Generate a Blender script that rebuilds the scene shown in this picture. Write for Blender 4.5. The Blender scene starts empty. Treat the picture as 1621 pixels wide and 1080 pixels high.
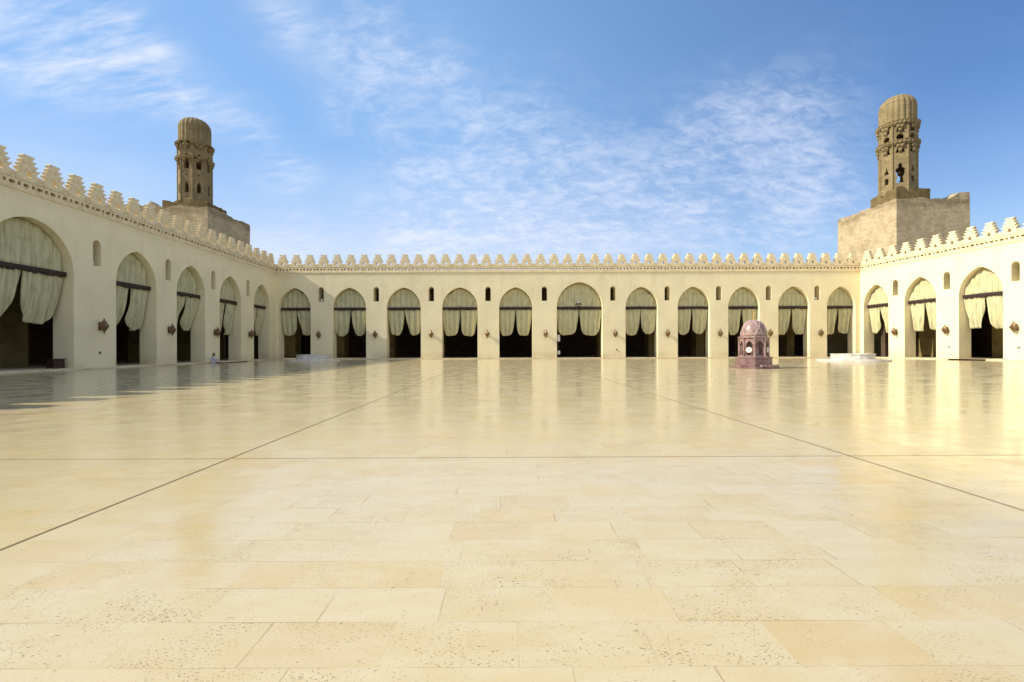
import bpy, bmesh, math, random
from mathutils import Vector, Matrix
random.seed(7)
S = bpy.context.scene
C = S.collection
R = math.radians

# ------------------------------------------------------------------ helpers
def link(o, parent=None):
    C.objects.link(o)
    if parent is not None: o.parent = parent
    return o
def tag(o, label=None, cat=None, group=None, kind=None):
    if label: o['label'] = label
    if cat: o['category'] = cat
    if group: o['group'] = group
    if kind: o['kind'] = kind
    return o
def empty(name, loc, rz=0.0, label=None, cat=None, group=None):
    o = bpy.data.objects.new(name, None)
    o.location = loc; o.rotation_euler = (0, 0, rz); o.empty_display_size = .3
    link(o); return tag(o, label, cat, group)
def meshobj(name, me, m, parent=None, smooth=False):
    me.materials.clear()
    me.materials.append(m)
    me.polygons.foreach_set('use_smooth', [smooth] * len(me.polygons))
    return link(bpy.data.objects.new(name, me), parent)
def copy_tree(o, parent=None):
    c = o.copy(); C.objects.link(c); c.parent = parent
    for ch in list(o.children): copy_tree(ch, c)
    return c

class MB:
    """collects vertices and faces of ONE mesh"""
    def __init__(s): s.v = []; s.f = []
    def add(s, vs, fs):
        b = len(s.v); s.v += [tuple(v) for v in vs]
        s.f += [tuple(i + b for i in f) for f in fs]
    def box(s, x0, x1, y0, y1, z0, z1):
        s.add([(x0,y0,z0),(x1,y0,z0),(x1,y1,z0),(x0,y1,z0),(x0,y0,z1),(x1,y0,z1),(x1,y1,z1),(x0,y1,z1)],
              [(0,3,2,1),(4,5,6,7),(0,1,5,4),(1,2,6,5),(2,3,7,6),(3,0,4,7)])
    def lathe(s, prof, n, cx=0, cy=0, rot=0, rmod=None, cap=True):
        b = []
        for (z, r) in prof:
            for k in range(n):
                a = rot + 2*math.pi*k/n
                rr = r*(rmod(k, z) if rmod else 1)
                b.append((cx + rr*math.cos(a), cy + rr*math.sin(a), z))
        f = []
        for i in range(len(prof)-1):
            for k in range(n):
                k2 = (k+1) % n
                f.append((i*n+k, i*n+k2, (i+1)*n+k2, (i+1)*n+k))
        if cap:
            f.append(tuple(range(n))[::-1]); f.append(tuple((len(prof)-1)*n+k for k in range(n)))
        s.add(b, f)
    def tube(s, pts, r, n=8):
        pts = [Vector(p) for p in pts]; b = []
        for i, p in enumerate(pts):
            d = (pts[min(i+1, len(pts)-1)] - pts[max(i-1, 0)]).normalized()
            u = d.cross(Vector((0,0,1)))
            if u.length < 1e-3: u = Vector((1,0,0))
            u.normalize(); w = d.cross(u)
            rr = r[i] if isinstance(r, (list, tuple)) else r
            for k in range(n):
                a = 2*math.pi*k/n
                b.append(p + u*rr*math.cos(a) + w*rr*math.sin(a))
        f = [(i*n+k, i*n+(k+1) % n, (i+1)*n+(k+1) % n, (i+1)*n+k) for i in range(len(pts)-1) for k in range(n)]
        f.append(tuple(range(n))[::-1]); f.append(tuple((len(pts)-1)*n+k for k in range(n)))
        s.add(b, f)
    def mesh(s, me, M=None):
        s.add([(M @ v.co) if M else v.co.copy() for v in me.vertices], [tuple(p.vertices) for p in me.polygons])
    def build(s, name, m, parent=None, smooth=False):
        me = bpy.data.meshes.new(name); me.from_pydata(s.v, [], s.f)
        bm = bmesh.new(); bm.from_mesh(me)
        bmesh.ops.recalc_face_normals(bm, faces=bm.faces); bm.to_mesh(me); bm.free()
        return meshobj(name, me, m, parent, smooth)

def plate(outer, holes, y0, y1):
    """flat outline (x, z) with holes, given real thickness from y0 to y1"""
    cu = bpy.data.curves.new('plate', 'CURVE'); cu.dimensions = '2D'; cu.fill_mode = 'BOTH'
    cu.extrude = (y1 - y0)/2
    for ring in [outer] + list(holes):
        sp = cu.splines.new('POLY'); sp.points.add(len(ring)-1)
        for p, (x, z) in zip(sp.points, ring): p.co = (x, z, 0, 1)
        sp.use_cyclic_u = True
    o = bpy.data.objects.new('plate', cu); C.objects.link(o)
    dg = bpy.context.evaluated_depsgraph_get(); dg.update()
    me = bpy.data.meshes.new_from_object(o.evaluated_get(dg))
    bpy.data.objects.remove(o); bpy.data.curves.remove(cu)
    for v in me.vertices:
        x, z, d = v.co; v.co = (x, (y0+y1)/2 - d, z)
    me.update(); return me

# ------------------------------------------------------------------ node helpers
class NT:
    def __init__(s, tree): s.t = tree; s.n = tree.nodes; s.l = tree.links
    def new(s, typ, **kw):
        n = s.n.new(typ)
        for k, v in kw.items(): setattr(n, k, v)
        return n
    def put(s, sock, v):
        if hasattr(v, 'bl_idname') or hasattr(v, 'is_output'): s.l.new(v, sock)
        else: sock.default_value = v
    def math(s, op, a, b=None, c=None, clamp=False):
        n = s.new('ShaderNodeMath', operation=op, use_clamp=clamp)
        s.put(n.inputs[0], a)
        if b is not None: s.put(n.inputs[1], b)
        if c is not None: s.put(n.inputs[2], c)
        return n.outputs[0]
    def vec(s, op, a, b=None):
        n = s.new('ShaderNodeVectorMath', operation=op)
        s.put(n.inputs[0], a)
        if b is not None: s.put(n.inputs[1], b)
        return n.outputs['Value'] if op in ('DOT_PRODUCT', 'LENGTH') else n.outputs['Vector']
    def comb(s, x, y, z):
        n = s.new('ShaderNodeCombineXYZ')
        for i, v in enumerate((x, y, z)): s.put(n.inputs[i], v)
        return n.outputs[0]
    def sep(s, v):
        n = s.new('ShaderNodeSeparateXYZ'); s.l.new(v, n.inputs[0]); return n.outputs
    def noise(s, v, scale, detail=4, rough=.5, dist=0, col=False):
        n = s.new('ShaderNodeTexNoise')
        if v is not None: s.l.new(v, n.inputs['Vector'])
        n.inputs['Scale'].default_value = scale; n.inputs['Detail'].default_value = detail
        n.inputs['Roughness'].default_value = rough; n.inputs['Distortion'].default_value = dist
        return n.outputs['Color' if col else 'Fac']
    def ramp(s, f, lo, hi, a=0., b=1., smooth=True):
        n = s.new('ShaderNodeMapRange', interpolation_type='SMOOTHSTEP' if smooth else 'LINEAR')
        s.put(n.inputs['Value'], f)
        for k, v in (('From Min', lo), ('From Max', hi), ('To Min', a), ('To Max', b)): n.inputs[k].default_value = v
        return n.outputs[0]
    def mix(s, f, a, b, mode='MIX'):
        n = s.new('ShaderNodeMix', data_type='RGBA', blend_type=mode)
        s.put(n.inputs[0], f)
        for sock, v in ((n.inputs[6], a), (n.inputs[7], b)):
            if isinstance(v, (tuple, list)): sock.default_value = (*v[:3], 1)
            else: s.l.new(v, sock)
        return n.outputs[2]

def material(name, fn, rough=.8, spec=.3):
    m = bpy.data.materials.new(name); m.use_nodes = True
    t = NT(m.node_tree); b = t.n['Principled BSDF']
    b.inputs['Roughness'].default_value = rough
    b.inputs['Specular IOR Level'].default_value = spec
    co = t.new('ShaderNodeTexCoord').outputs['Object']
    r = fn(t, co, b)
    if r is not None: t.put(b.inputs['Base Color'], r if not isinstance(r, tuple) else (*r, 1))
    return m
def bump(t, b, h, dist, strength=1.0):
    n = t.new('ShaderNodeBump'); n.inputs['Distance'].default_value = dist
    n.inputs['Strength'].default_value = strength
    t.put(n.inputs['Height'], h); t.l.new(n.outputs[0], b.inputs['Normal'])

def f_plaster(base, stain):
    def fn(t, co, b):
        x, y, z = t.sep(co)
        big = t.noise(co, .35, 5, .55)
        st = t.noise(t.comb(t.math('MULTIPLY', x, 1.1), t.math('MULTIPLY', y, 1.1), t.math('MULTIPLY', z, .22)), 1.1, 6, .62)
        fine = t.noise(co, 14, 5, .65)
        c = t.mix(t.ramp(big, .35, .7), base, tuple(v*.90 for v in base))
        top = t.ramp(z, 8.7, 9.25)
        c = t.mix(t.math('MULTIPLY', top, .22), c, stain)
        up = t.ramp(z, 3.0, 9.4, .12, .5)
        c = t.mix(t.math('MULTIPLY', t.ramp(st, .48, .8), up), c, stain)
        low = t.ramp(z, .1, 1.1, 1, 0)
        c = t.mix(t.math('MULTIPLY', low, t.ramp(big, .3, .65, .1, .55)), c, tuple(v*.8 for v in stain))
        c = t.mix(t.ramp(fine, .62, .8, 0, .25), c, stain)
        pat = t.noise(co, .9, 4, .55, .8)
        c = t.mix(t.ramp(pat, .56, .60, 0, .16), c, (.80, .72, .53))
        scr = t.noise(t.comb(t.math('MULTIPLY', x, 3), t.math('MULTIPLY', y, 3), t.math('MULTIPLY', z, .6)), 2.4, 7, .7)
        c = t.mix(t.ramp(scr, .60, .78, 0, .30), c, stain)
        bump(t, b, t.math('ADD', t.noise(co, 7, 6, .65), t.math('MULTIPLY', t.noise(co, 1.2, 3), 2.)), .02, .55)
        return c
    return fn
PLASTER = material('cream_plaster', f_plaster((.85, .755, .48), (.60, .485, .29)), .85, .2)

def f_trim(t, co, b):
    n = t.noise(co, 3.5, 6, .65); n2 = t.noise(co, .5, 3)
    c = t.mix(t.ramp(n, .4, .72), (.76, .64, .40), (.56, .45, .26))
    c = t.mix(t.ramp(n2, .5, .75, 0, .4), c, (.5, .4, .25))
    bump(t, b, n, .012, .35); return c
TRIM = material('weathered_trim_plaster', f_trim, .9, .15)

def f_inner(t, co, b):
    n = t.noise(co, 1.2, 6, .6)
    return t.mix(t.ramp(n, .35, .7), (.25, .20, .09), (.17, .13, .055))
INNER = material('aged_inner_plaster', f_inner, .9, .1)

def bricks(t, co, w, h, mort):
    x, y, z = t.sep(co)
    u = t.math('ADD', x, y)
    n = t.new('ShaderNodeTexBrick')
    t.l.new(t.comb(u, z, 0), n.inputs['Vector'])
    n.inputs['Scale'].default_value = 1; n.inputs['Brick Width'].default_value = w
    n.inputs['Row Height'].default_value = h; n.inputs['Mortar Size'].default_value = mort
    n.inputs['Mortar Smooth'].default_value = .4; n.inputs['Bias'].default_value = 0
    n.inputs['Color1'].default_value = (0, 0, 0, 1); n.inputs['Color2'].default_value = (1, 1, 1, 1)
    n.inputs['Mortar'].default_value = (.5, .5, .5, 1)
    return n.outputs['Color'], n.outputs['Fac']
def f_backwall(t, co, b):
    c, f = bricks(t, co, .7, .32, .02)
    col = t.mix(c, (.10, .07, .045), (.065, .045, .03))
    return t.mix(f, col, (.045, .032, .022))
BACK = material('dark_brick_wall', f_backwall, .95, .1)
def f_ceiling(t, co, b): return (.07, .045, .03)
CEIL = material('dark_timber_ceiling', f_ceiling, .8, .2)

def f_stone(light, dark, w, h, mort, b_d, cap=None):
    def fn(t, co, b):
        c, f = bricks(t, co, w, h, mort)
        n = t.noise(co, 1.1, 8, .65); fine = t.noise(co, 6, 6, .7)
        col = t.mix(t.math('ADD', t.math('MULTIPLY', c, .5), t.math('MULTIPLY', n, .5)), light, dark)
        col = t.mix(t.ramp(fine, .5, .75, 0, .7), col, tuple(v*.55 for v in dark))
        big = t.noise(co, .28, 4, .6)
        col = t.mix(t.ramp(big, .5, .75, 0, .6), col, tuple(v*.8 for v in dark))
        col = t.mix(t.math('MULTIPLY', t.math('MULTIPLY', f, .5), t.ramp(n, .4, .65)), col, tuple(v*.6 for v in dark))
        if cap:
            x, y, z = t.sep(co)
            sn = t.noise(t.comb(t.math('MULTIPLY', x, .25), t.math('MULTIPLY', y, .25), t.math('MULTIPLY', z, .9)), 1.2, 6, .65)
            col = t.mix(t.math('MULTIPLY', t.ramp(z, cap, cap+1.0), t.ramp(sn, .42, .58, .15, .85)), col, tuple(v*.62 for v in dark))
            spk = t.noise(co, 3.2, 5, .7)
            col = t.mix(t.ramp(spk, .52, .66, 0, .55), col, tuple(v*.85 for v in dark))
        hgt = t.math('SUBTRACT', t.math('ADD', t.math('MULTIPLY', fine, 1.1), t.math('MULTIPLY', c, .35)), t.math('MULTIPLY', t.math('MULTIPLY', f, .5), t.ramp(n, .4, .65)))
        bump(t, b, hgt, b_d, .8)
        return col
    return fn
STONE = material('rough_limestone_block', f_stone((.62, .51, .32), (.40, .31, .18), .62, .3, .02, .08, 18.7), .95, .1)
RUIN = material('dark_weathered_stone', f_stone((.25, .19, .085), (.13, .095, .04), .5, .26, .016, .05), .95, .1)
SHAFT = material('carved_brown_stone', f_stone((.33, .26, .14), (.19, .145, .07), .45, .25, .012, .04), .92, .12)

def f_cloth(t, co, b):
    x, y, z = t.sep(co)
    n = t.noise(t.comb(t.math('MULTIPLY', x, 4), t.math('MULTIPLY', y, 1), t.math('MULTIPLY', z, .45)), 1.6, 6, .65)
    n2 = t.noise(co, 1.1, 5, .6)
    c = t.mix(t.ramp(n, .42, .75), (.72, .69, .43), (.44, .41, .22))
    c = t.mix(t.ramp(n2, .5, .75, 0, .5), c, (.40, .38, .22))
    dr_ = t.noise(t.comb(t.math('MULTIPLY', x, 6), y, t.math('MULTIPLY', z, .35)), 2.1, 5, .6)
    c = t.mix(t.ramp(dr_, .55, .70, 0, .55), c, (.26, .235, .12))
    tr = t.new('ShaderNodeBsdfTranslucent'); t.l.new(c, tr.inputs[0])
    mx = t.new('ShaderNodeMixShader'); mx.inputs[0].default_value = .25
    t.l.new(b.outputs[0], mx.inputs[1]); t.l.new(tr.outputs[0], mx.inputs[2])
    t.l.new(mx.outputs[0], t.n['Material Output'].inputs[0])
    bump(t, b, t.noise(co, 60, 3), .004, .3)
    return c
CLOTH = material('faded_canvas_cloth', f_cloth, .95, .1)
def f_wood(t, co, b):
    n = t.noise(co, 8, 5, .6); return t.mix(n, (.055, .03, .022), (.022, .012, .01))
WOOD = material('dark_painted_timber', f_wood, .6, .3)
def f_maroon(t, co, b):
    n = t.noise(co, 6, 4); return t.mix(n, (.05, .016, .016), (.03, .010, .012))
MAROON = material('maroon_painted_wood', f_maroon, .55, .3)
def f_brass(t, co, b):
    b.inputs['Metallic'].default_value = .35
    n = t.noise(co, 14, 4, .6); return t.mix(n, (.22, .14, .055), (.09, .045, .02))
BRASS = material('tarnished_brass', f_brass, .45, .5)
def f_gold(t, co, b):
    b.inputs['Metallic'].default_value = .8
    return t.mix(t.noise(co, 9), (.78, .55, .14), (.55, .36, .08))
GOLD = material('gilded_metal', f_gold, .35, .5)
def f_white(t, co, b): return t.mix(t.noise(co, 5), (.82, .80, .74), (.74, .71, .63))
WHITE = material('white_enamel', f_white, .4, .4)
def f_black(t, co, b): return t.mix(t.noise(co, 5), (.02, .02, .02), (.04, .035, .03))
BLACK = material('black_metal', f_black, .5, .4)
def f_grey(t, co, b): return t.mix(t.noise(co, 9), (.25, .23, .2), (.16, .15, .13))
GREY = material('grey_plastic', f_grey, .6, .3)
def f_marble(t, co, b):
    v = t.noise(co, 1.6, 8, .65, 1.2); c, f = bricks(t, co, .55, .16, .008)
    c1 = t.mix(t.ramp(v, .42, .62), (.66, .63, .56), (.50, .46, .39))
    c1 = t.mix(t.math('MULTIPLY', c, .18), c1, (.7, .6, .5))
    return c1
MARBLE = material('pale_marble', f_marble, .28, .5)
def f_pink(dark):
    def fn(t, co, b):
        v = t.noise(co, 3.2, 10, .68, .9); v2 = t.noise(co, 1.1, 6, .6); v3 = t.noise(co, 11, 6, .7)
        c = t.mix(t.ramp(v, .36, .66), (.36, .25, .225), (.18, .10, .08))
        c = t.mix(t.ramp(v2, .52, .72, 0, .6), c, (.40, .20, .15))
        c = t.mix(t.ramp(v3, .60, .72, 0, .55), c, (.55, .46, .43))
        return t.mix(dark, c, (.12, .05, .05))
    return fn
PINK = material('mottled_pink_marble', f_pink(.0), .35, .45)
REDM = material('mottled_red_marble', f_pink(.5), .4, .4)
def f_rib(t, co, b): return t.mix(t.noise(co, 6, 5), (.56, .42, .40), (.42, .28, .26))
RIBM = material('pale_inlay_marble', f_rib, .35, .45)

# ---- courtyard paving: slabs laid along x, every row shifted by its own amount
def f_paving(t, co, b):
    x, y, z = t.sep(co)
    rowf = t.math('DIVIDE', y, .304); row = t.math('FLOOR', rowf)
    wn = t.new('ShaderNodeTexWhiteNoise', noise_dimensions='1D'); t.l.new(row, wn.inputs['W'])
    xs = t.math('ADD', t.math('DIVIDE', x, .535), wn.outputs['Value'])
    colf = t.math('FLOOR', xs)
    # neighbouring slabs sometimes join to one long slab
    cell = t.comb(colf, row, 0)
    w2 = t.new('ShaderNodeTexWhiteNoise', noise_dimensions='3D'); t.l.new(cell, w2.inputs['Vector'])
    rnd = w2.outputs['Value']; rcol = w2.outputs['Color']
    rx, ry, rz = t.sep(rcol)
    fx = t.math('FRACT', xs); fy = t.math('FRACT', rowf)
    dx = t.math('MULTIPLY', t.math('MINIMUM', fx, t.math('SUBTRACT', 1., fx)), .535)
    dy = t.math('MULTIPLY', t.math('MINIMUM', fy, t.math('SUBTRACT', 1., fy)), .304)
    # joint strength varies along the floor, many joints have closed up
    jn = t.noise(co, 1.7, 3, .5)
    jx = t.math('MULTIPLY', t.ramp(dx, .0016, .0042, 1, 0), t.ramp(jn, .46, .66, .06, 1))
    jy = t.math('MULTIPLY', t.ramp(dy, .0012, .0034, 1, 0), t.ramp(t.noise(co, 1.1, 3), .40, .64, .10, 1))
    joint = t.math('MAXIMUM', jx, jy)
    # slab-local coordinates so veins break at the joints
    off = t.vec('SCALE', rcol); t.n[-1].inputs['Scale'].default_value = 37.
    sc = t.vec('ADD', co, off)
    sx, sy, sz = t.sep(sc)
    st = t.comb(t.math('MULTIPLY', sx, .55), t.math('MULTIPLY', sy, 1.9), sz)
    vein = t.noise(st, 3.2, 7, .62, .5)
    cloud = t.noise(co, .55, 5, .6); cloud2 = t.noise(co, 2.6, 6, .62)
    CREAM, PALE, GOLDEN, TAN = (.53, .425, .23), (.56, .475, .295), (.545, .395, .165), (.51, .37, .18)
    c = t.mix(t.ramp(vein, .36, .68), CREAM, PALE)
    c = t.mix(t.ramp(rx, .70, 1., 0, .42), c, GOLDEN)
    c = t.mix(t.ramp(ry, .66, 1., 0, .4), c, PALE)
    c = t.mix(t.ramp(rz, .90, 1., 0, .35), c, TAN)
    c = t.mix(t.ramp(cloud, .46, .74, 0, .45), c, GOLDEN)
    c = t.mix(t.ramp(cloud2, .48, .74, 0, .75), c, (.57, .485, .31))
    c = t.mix(t.ramp(vein, .60, .82, 0, .5), c, TAN)
    # open pores of the stone, elongated, in clusters
    ps = t.comb(t.math('MULTIPLY', sx, 75), t.math('MULTIPLY', sy, 130), sz)
    pn = t.noise(ps, 1., 3, .6, .4)
    clus = t.noise(sc, 3.2, 6, .68)
    thr = t.ramp(clus, .30, .72, .66, .56)
    thr = t.math('ADD', thr, t.math('MULTIPLY', t.ramp(ry, .3, .9), .035))
    pore = t.ramp(t.math('SUBTRACT', pn, thr), 0., .05)
    c = t.mix(t.math('MULTIPLY', pore, .92), c, (.19, .13, .055))
    fine = t.noise(t.comb(t.math('MULTIPLY', sx, 70), t.math('MULTIPLY', sy, 150), sz), 1., 3, .6)
    c = t.mix(t.ramp(fine, .52, .70, 0, .5), c, (.5, .38, .2))
    c = t.mix(t.math('MULTIPLY', joint, .68), c, (.23, .16, .07))
    # worn polish
    rg = t.ramp(t.noise(co, 1.4, 5, .6), .3, .75, .09, .20)
    rg = t.math('ADD', rg, t.math('MULTIPLY', rnd, .05))
    rg = t.math('ADD', rg, t.math('MULTIPLY', t.math('MAXIMUM', pore, joint), .4))
    t.put(b.inputs['Roughness'], rg)
    h = t.math('SUBTRACT', 1., t.math('MAXIMUM', t.math('MULTIPLY', pore, .7), joint))
    bump(t, b, h, .002, .2)
    return c
PAVING = material('polished_travertine_paving', f_paving, .15, .38)
def f_joint(t, co, b): return t.mix(t.noise(co, 4, 4), (.16, .10, .05), (.24, .17, .09))
JOINT = material('expansion_joint_filler', f_joint, .8, .2)
def f_sand(t, co, b): return t.mix(t.noise(co, .05, 5), (.42, .34, .22), (.34, .27, .18))
SAND = material('dusty_ground', f_sand, .95, .1)
def f_step(t, co, b):
    n = t.noise(co, 1.2, 6, .6); return t.mix(t.ramp(n, .35, .7), (.72, .62, .41), (.56, .45, .27))
STEP = material('worn_limestone_step', f_step, .6, .3)

# ------------------------------------------------------------------ camera and scale
# metres; x to the right, y away from the camera; the far facade stands at y = 53
F, PX, PY, H, D = 765., 803., 551., 1.205, 53.
K = F/D
ROLL = .0035
cam = bpy.data.cameras.new('camera'); co_ = bpy.data.objects.new('camera', cam); C.objects.link(co_)
cam.sensor_width = 36; cam.lens = F/1621*36
cam.shift_x = (810.5-PX)/1621; cam.shift_y = (PY-540)/1621
cam.clip_end = 3000; cam.clip_start = .05
co_.matrix_world = Matrix.Translation((0, 0, H)) @ Matrix.Rotation(R(90), 4, 'X') @ Matrix.Rotation(-ROLL, 4, 'Z')
S.camera = co_

XL, XR = -25.36, 38.73
def fx(px): return (px-PX)/K                       # along the far facade

# ------------------------------------------------------------------ ground
g = MB(); g.add([(-1500,-1500,-.03),(1500,-1500,-.03),(1500,1500,-.03),(-1500,1500,-.03)], [(0,1,2,3)])
tag(g.build('ground', SAND), kind='structure')
g = MB(); g.add([(-27.5,-14,0),(46,-14,0),(46,55,0),(-27.5,55,0)], [(0,1,2,3)])
tag(g.build('courtyard_paving', PAVING), kind='structure')
def strip(a, b_, w):
    a, b_ = Vector(a), Vector(b_); d = (b_-a).normalized(); n = Vector((-d.y, d.x))*w/2
    g = MB(); g.add([(*(a-n),.004),(*(b_-n),.004),(*(b_+n),.004),(*(a+n),.004)], [(0,1,2,3)])
    tag(g.build('paving_joint', JOINT), kind='structure')
strip((-3.06, -8), (-3.02, 52.6), .014)
strip((3.80, -8), (3.68, 52.6), .014)
strip((-25.1, 5.25), (-3.075, 5.30), .010)
strip((-3.045, 5.30), (3.70, 5.33), .010)
strip((3.73, 5.33), (38.7, 5.62), .010)
strip((-3.04, 11.0), (3.72, 11.05), .012)

# ------------------------------------------------------------------ arcade wings
ZS, ZA, ZBAR = 5.62, 7.88, 5.62
TH = 1.22
def arch_pts(xc, w, zs, za, n=12):
    """pointed arch from right springing to left springing"""
    a = w/2; r = za-zs; c = max((r*r-a*a)/(2*a), 0.0); rad = a+c
    if r < a: pts = [(xc + a*math.cos(math.pi*i/(2*n)), zs + r*math.sin(math.pi*i/(2*n))) for i in range(n+1)]
    else:
        e = math.atan2(r, c)
        pts = [(xc - c + rad*math.cos(e*i/n), zs + rad*math.sin(e*i/n)) for i in range(n+1)]
    return pts + [(2*xc-x, z) for x, z in pts[-2::-1]]
def window_ring(xc, w=.6, z0=6.36, z1=7.95):
    a = w/2; zs = z1-a*1.15
    return [(xc-a, z0), (xc+a, z0)] + [(xc+a*math.cos(math.pi*i/10), zs+1.15*a*math.sin(math.pi*i/10)) for i in range(11)]
def arcade_outline(x0, x1, arches, ztop, zb=0.0):
    """arches: (left, right, apex); bottom outline runs right to left with notches"""
    pts = [(x0, zb), (x0, ztop), (x1, ztop), (x1, zb)]
    for (l, r, za) in sorted(arches, reverse=True):
        w = r-l
        pts += [(r, zb)] + arch_pts((l+r)/2, w, ZS, za) + [(l, zb)]
    return pts

MER_Z = 10.12
def merlon_mesh():
    hw = .737
    r = [(hw, 0), (hw, .36), (.52, .40), (.40, .47), (.59, .66), (.59, .70), (.31, .71), (.49, .88), (.49, .92),
         (.23, .93), (.39, 1.09), (.39, 1.13), (.17, 1.14), (.30, 1.33), (.30, 1.39)]
    ring = r + [(-x, z) for x, z in r[::-1]]
    hole = [(.11, .24), (.14, .36), (.10, .47), (0, .60), (-.10, .47), (-.14, .36), (-.11, .24)]
    return plate(ring, [hole], .05, .37)
MERLON = merlon_mesh()

def frieze_plate(x0, x1):
    z0, z1 = 9.66, 10.10
    holes = []; n = int((x1-x0)/.372); st = (x1-x0)/n
    for i in range(n):
        c = x0 + (i+.5)*st
        if i % 2: holes.append([(c-.07, 9.785), (c+.07, 9.785), (c+.085, 9.88), (c+.07, 9.975), (c-.07, 9.975), (c-.085, 9.88)])
        else: holes.append([(c-.15, 9.83), (c-.11, 9.79), (c+.11, 9.79), (c+.15, 9.83), (c+.15, 9.93), (c+.11, 9.97), (c-.11, 9.97), (c-.15, 9.93)])
    return plate([(x0, z0), (x0, z1), (x1, z1), (x1, z0)], holes, .06, .58)

def wing(loc, rz, x0, x1, arches, windows, label, mx0, mx1, nmer, ix0, ix1, depth, dz, back=True):
    """local x along the facade, local y into the building"""
    w = empty('arcade_building', loc, rz, label, 'arcade')
    meshobj('wall', plate(arcade_outline(x0, x1, arches, 9.60, .0), [window_ring(c) for c in windows], 0, TH), PLASTER, w)
    m = MB(); m.box(mx0, mx1, -.05, .055, 9.50-dz, 9.575+dz); m.build('moulding', TRIM, w)
    meshobj('frieze', frieze_plate(mx0, mx1), TRIM, w)
    m = MB(); m.box(x0, x1, 1.01, TH, 9.604, 9.66+dz); m.build('roof_kerb', TRIM, w)
    if back:
        m = MB(); m.box(mx0+.03, mx1-.03, .605, 1.0, 9.604, 10.05); m.build('frieze_light_blocker', RUIN, w)  # added dark block, keeps light from behind out of the frieze holes
    m = MB(); m.box(mx0, mx1, .056, .6, 9.604, 9.657); m.build('frieze_bed', TRIM, w)
    m = MB(); m.box(mx0+.01, mx1-.01, -.28, -.003, 0.006, .11-dz*.5); m.build('base_step', STEP, w)
    edges = sorted(arches)
    for (l, r, za) in edges:
        m = MB(); m.box(l+.003, r-.003, -.003, TH-.01, .006, .113); m.build('threshold', STEP, w)
    st = (mx1-mx0)/nmer
    for i in range(nmer):
        o = link(bpy.data.objects.new('merlon', MERLON), w)
        o.location = (mx0+(i+.5)*st, 0, MER_Z+random.uniform(-.012, .012)); o.rotation_euler = (random.uniform(-.015, .015), random.uniform(-.008, .008), 0)
        o.scale = (st/1.48*random.uniform(.985, 1.0), 1, random.uniform(.996, 1.004))
    inner = [(l-.5, r+.5, za+.1) for l, r, za in edges if l-.5 > ix0 and r+.5 < ix1]
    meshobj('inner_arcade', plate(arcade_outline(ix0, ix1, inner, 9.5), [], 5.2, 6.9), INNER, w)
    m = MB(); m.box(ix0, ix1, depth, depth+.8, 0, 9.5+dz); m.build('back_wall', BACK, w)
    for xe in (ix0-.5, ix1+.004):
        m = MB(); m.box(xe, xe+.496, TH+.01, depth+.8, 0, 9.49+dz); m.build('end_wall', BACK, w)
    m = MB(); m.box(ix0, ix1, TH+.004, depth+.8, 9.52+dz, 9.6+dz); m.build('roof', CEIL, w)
    m = MB(); m.box(ix0, ix1, TH+.004, depth, .004+dz, .105+dz); m.build('inner_floor', STEP, w)
    return w
MERLON.materials.append(TRIM)

# far facade
FA = [(441.8,491.8),(526.7,579.6),(612.2,666.2),(700,756),(790.4,842.9),(881.6,954),(990.4,1041.6),(1073,1124),(1153,1203),(1232.2,1282.2),(1309.3,1357.8)]
front_arches = [(fx(a), fx(b_), 8.42 if i == 5 else 7.88) for i, (a, b_) in enumerate(FA)]
front_arches[-1] = (front_arches[-1][0], front_arches[-1][1]-.25, 7.85)
FW = [508.4, 595.8, 682.9, 772.7, 862.2, 970.7, 1056.7, 1138.2, 1217, 1294]
FL = [505.6, 594.7, 682.9, 771.6, 863.6, 973.6, 1056.2, 1139, 1218, 1297.8]
front = wing((0, D, 0), 0, XL-TH, XR+TH, front_arches, [fx(p) for p in FW],
     'long cream arcade across the far side with eleven pointed arches', XL-.058, XR+.058, 43, XL-12, XR+14, 11.0, 0, False)

# left facade: local x = world y
left_arches = [(23.3, 28.28, 8.25), (31.34, 34.95, 7.9), (37.09, 40.58, 7.9), (42.63, 46.08, 7.9), (48.37, 51.59, 7.9)]
left_more = [(16.6, 20.2, 7.9), (11.0, 14.5, 7.9), (5.3, 8.9, 7.9), (-.4, 3.2, 7.9)]
def ly(px): return XL*F/(px-PX)
LWIN = [ly(154.2), ly(267), ly(338.2), ly(393.1)]
LLAMP = [ly(158.3), ly(267.5), ly(340), ly(394.5)]
left = wing((XL, 0, 0), R(90), -6, D-.002, left_arches+left_more, LWIN+[21.8, 15.6],
     'shaded cream arcade running along the left side of the courtyard', -6, D+.057, 40, -6, D-.6, 10.6, .012)

# right facade: local x runs from the corner towards the camera, the wall opens out slightly
RDIR = Vector((1.67, -15.2)).normalized()
RROT = math.atan2(RDIR.y, RDIR.x)
def rs(px):
    u = (px-PX)/F
    return (u*D-XR)/(RDIR.x-u*RDIR.y)
right_arches = [(max(rs(1367), .45), rs(1406.7), 7.8), (rs(1432), rs(1482), 7.9), (rs(1518), rs(1588), 7.98)]
e = right_arches[-1][1]
right_more = [(e+2.2, e+5.7, 7.9), (e+7.9, e+12.6, 8.3), (e+14.8, e+18.2, 7.9), (e+20.4, e+23.8, 7.9)]
RWIN = [rs(1417.5), rs(1499), rs(1608)]
RLAMP = [rs(1419), rs(1500), rs(1609.5)]
right = wing((XR, D, 0), RROT, .004, 42, right_arches+right_more, RWIN+[e+6.8],
     'sunlit white arcade running along the right side of the courtyard', .06, 42, 28, 1.8, 42, 10.6, .012)

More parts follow.
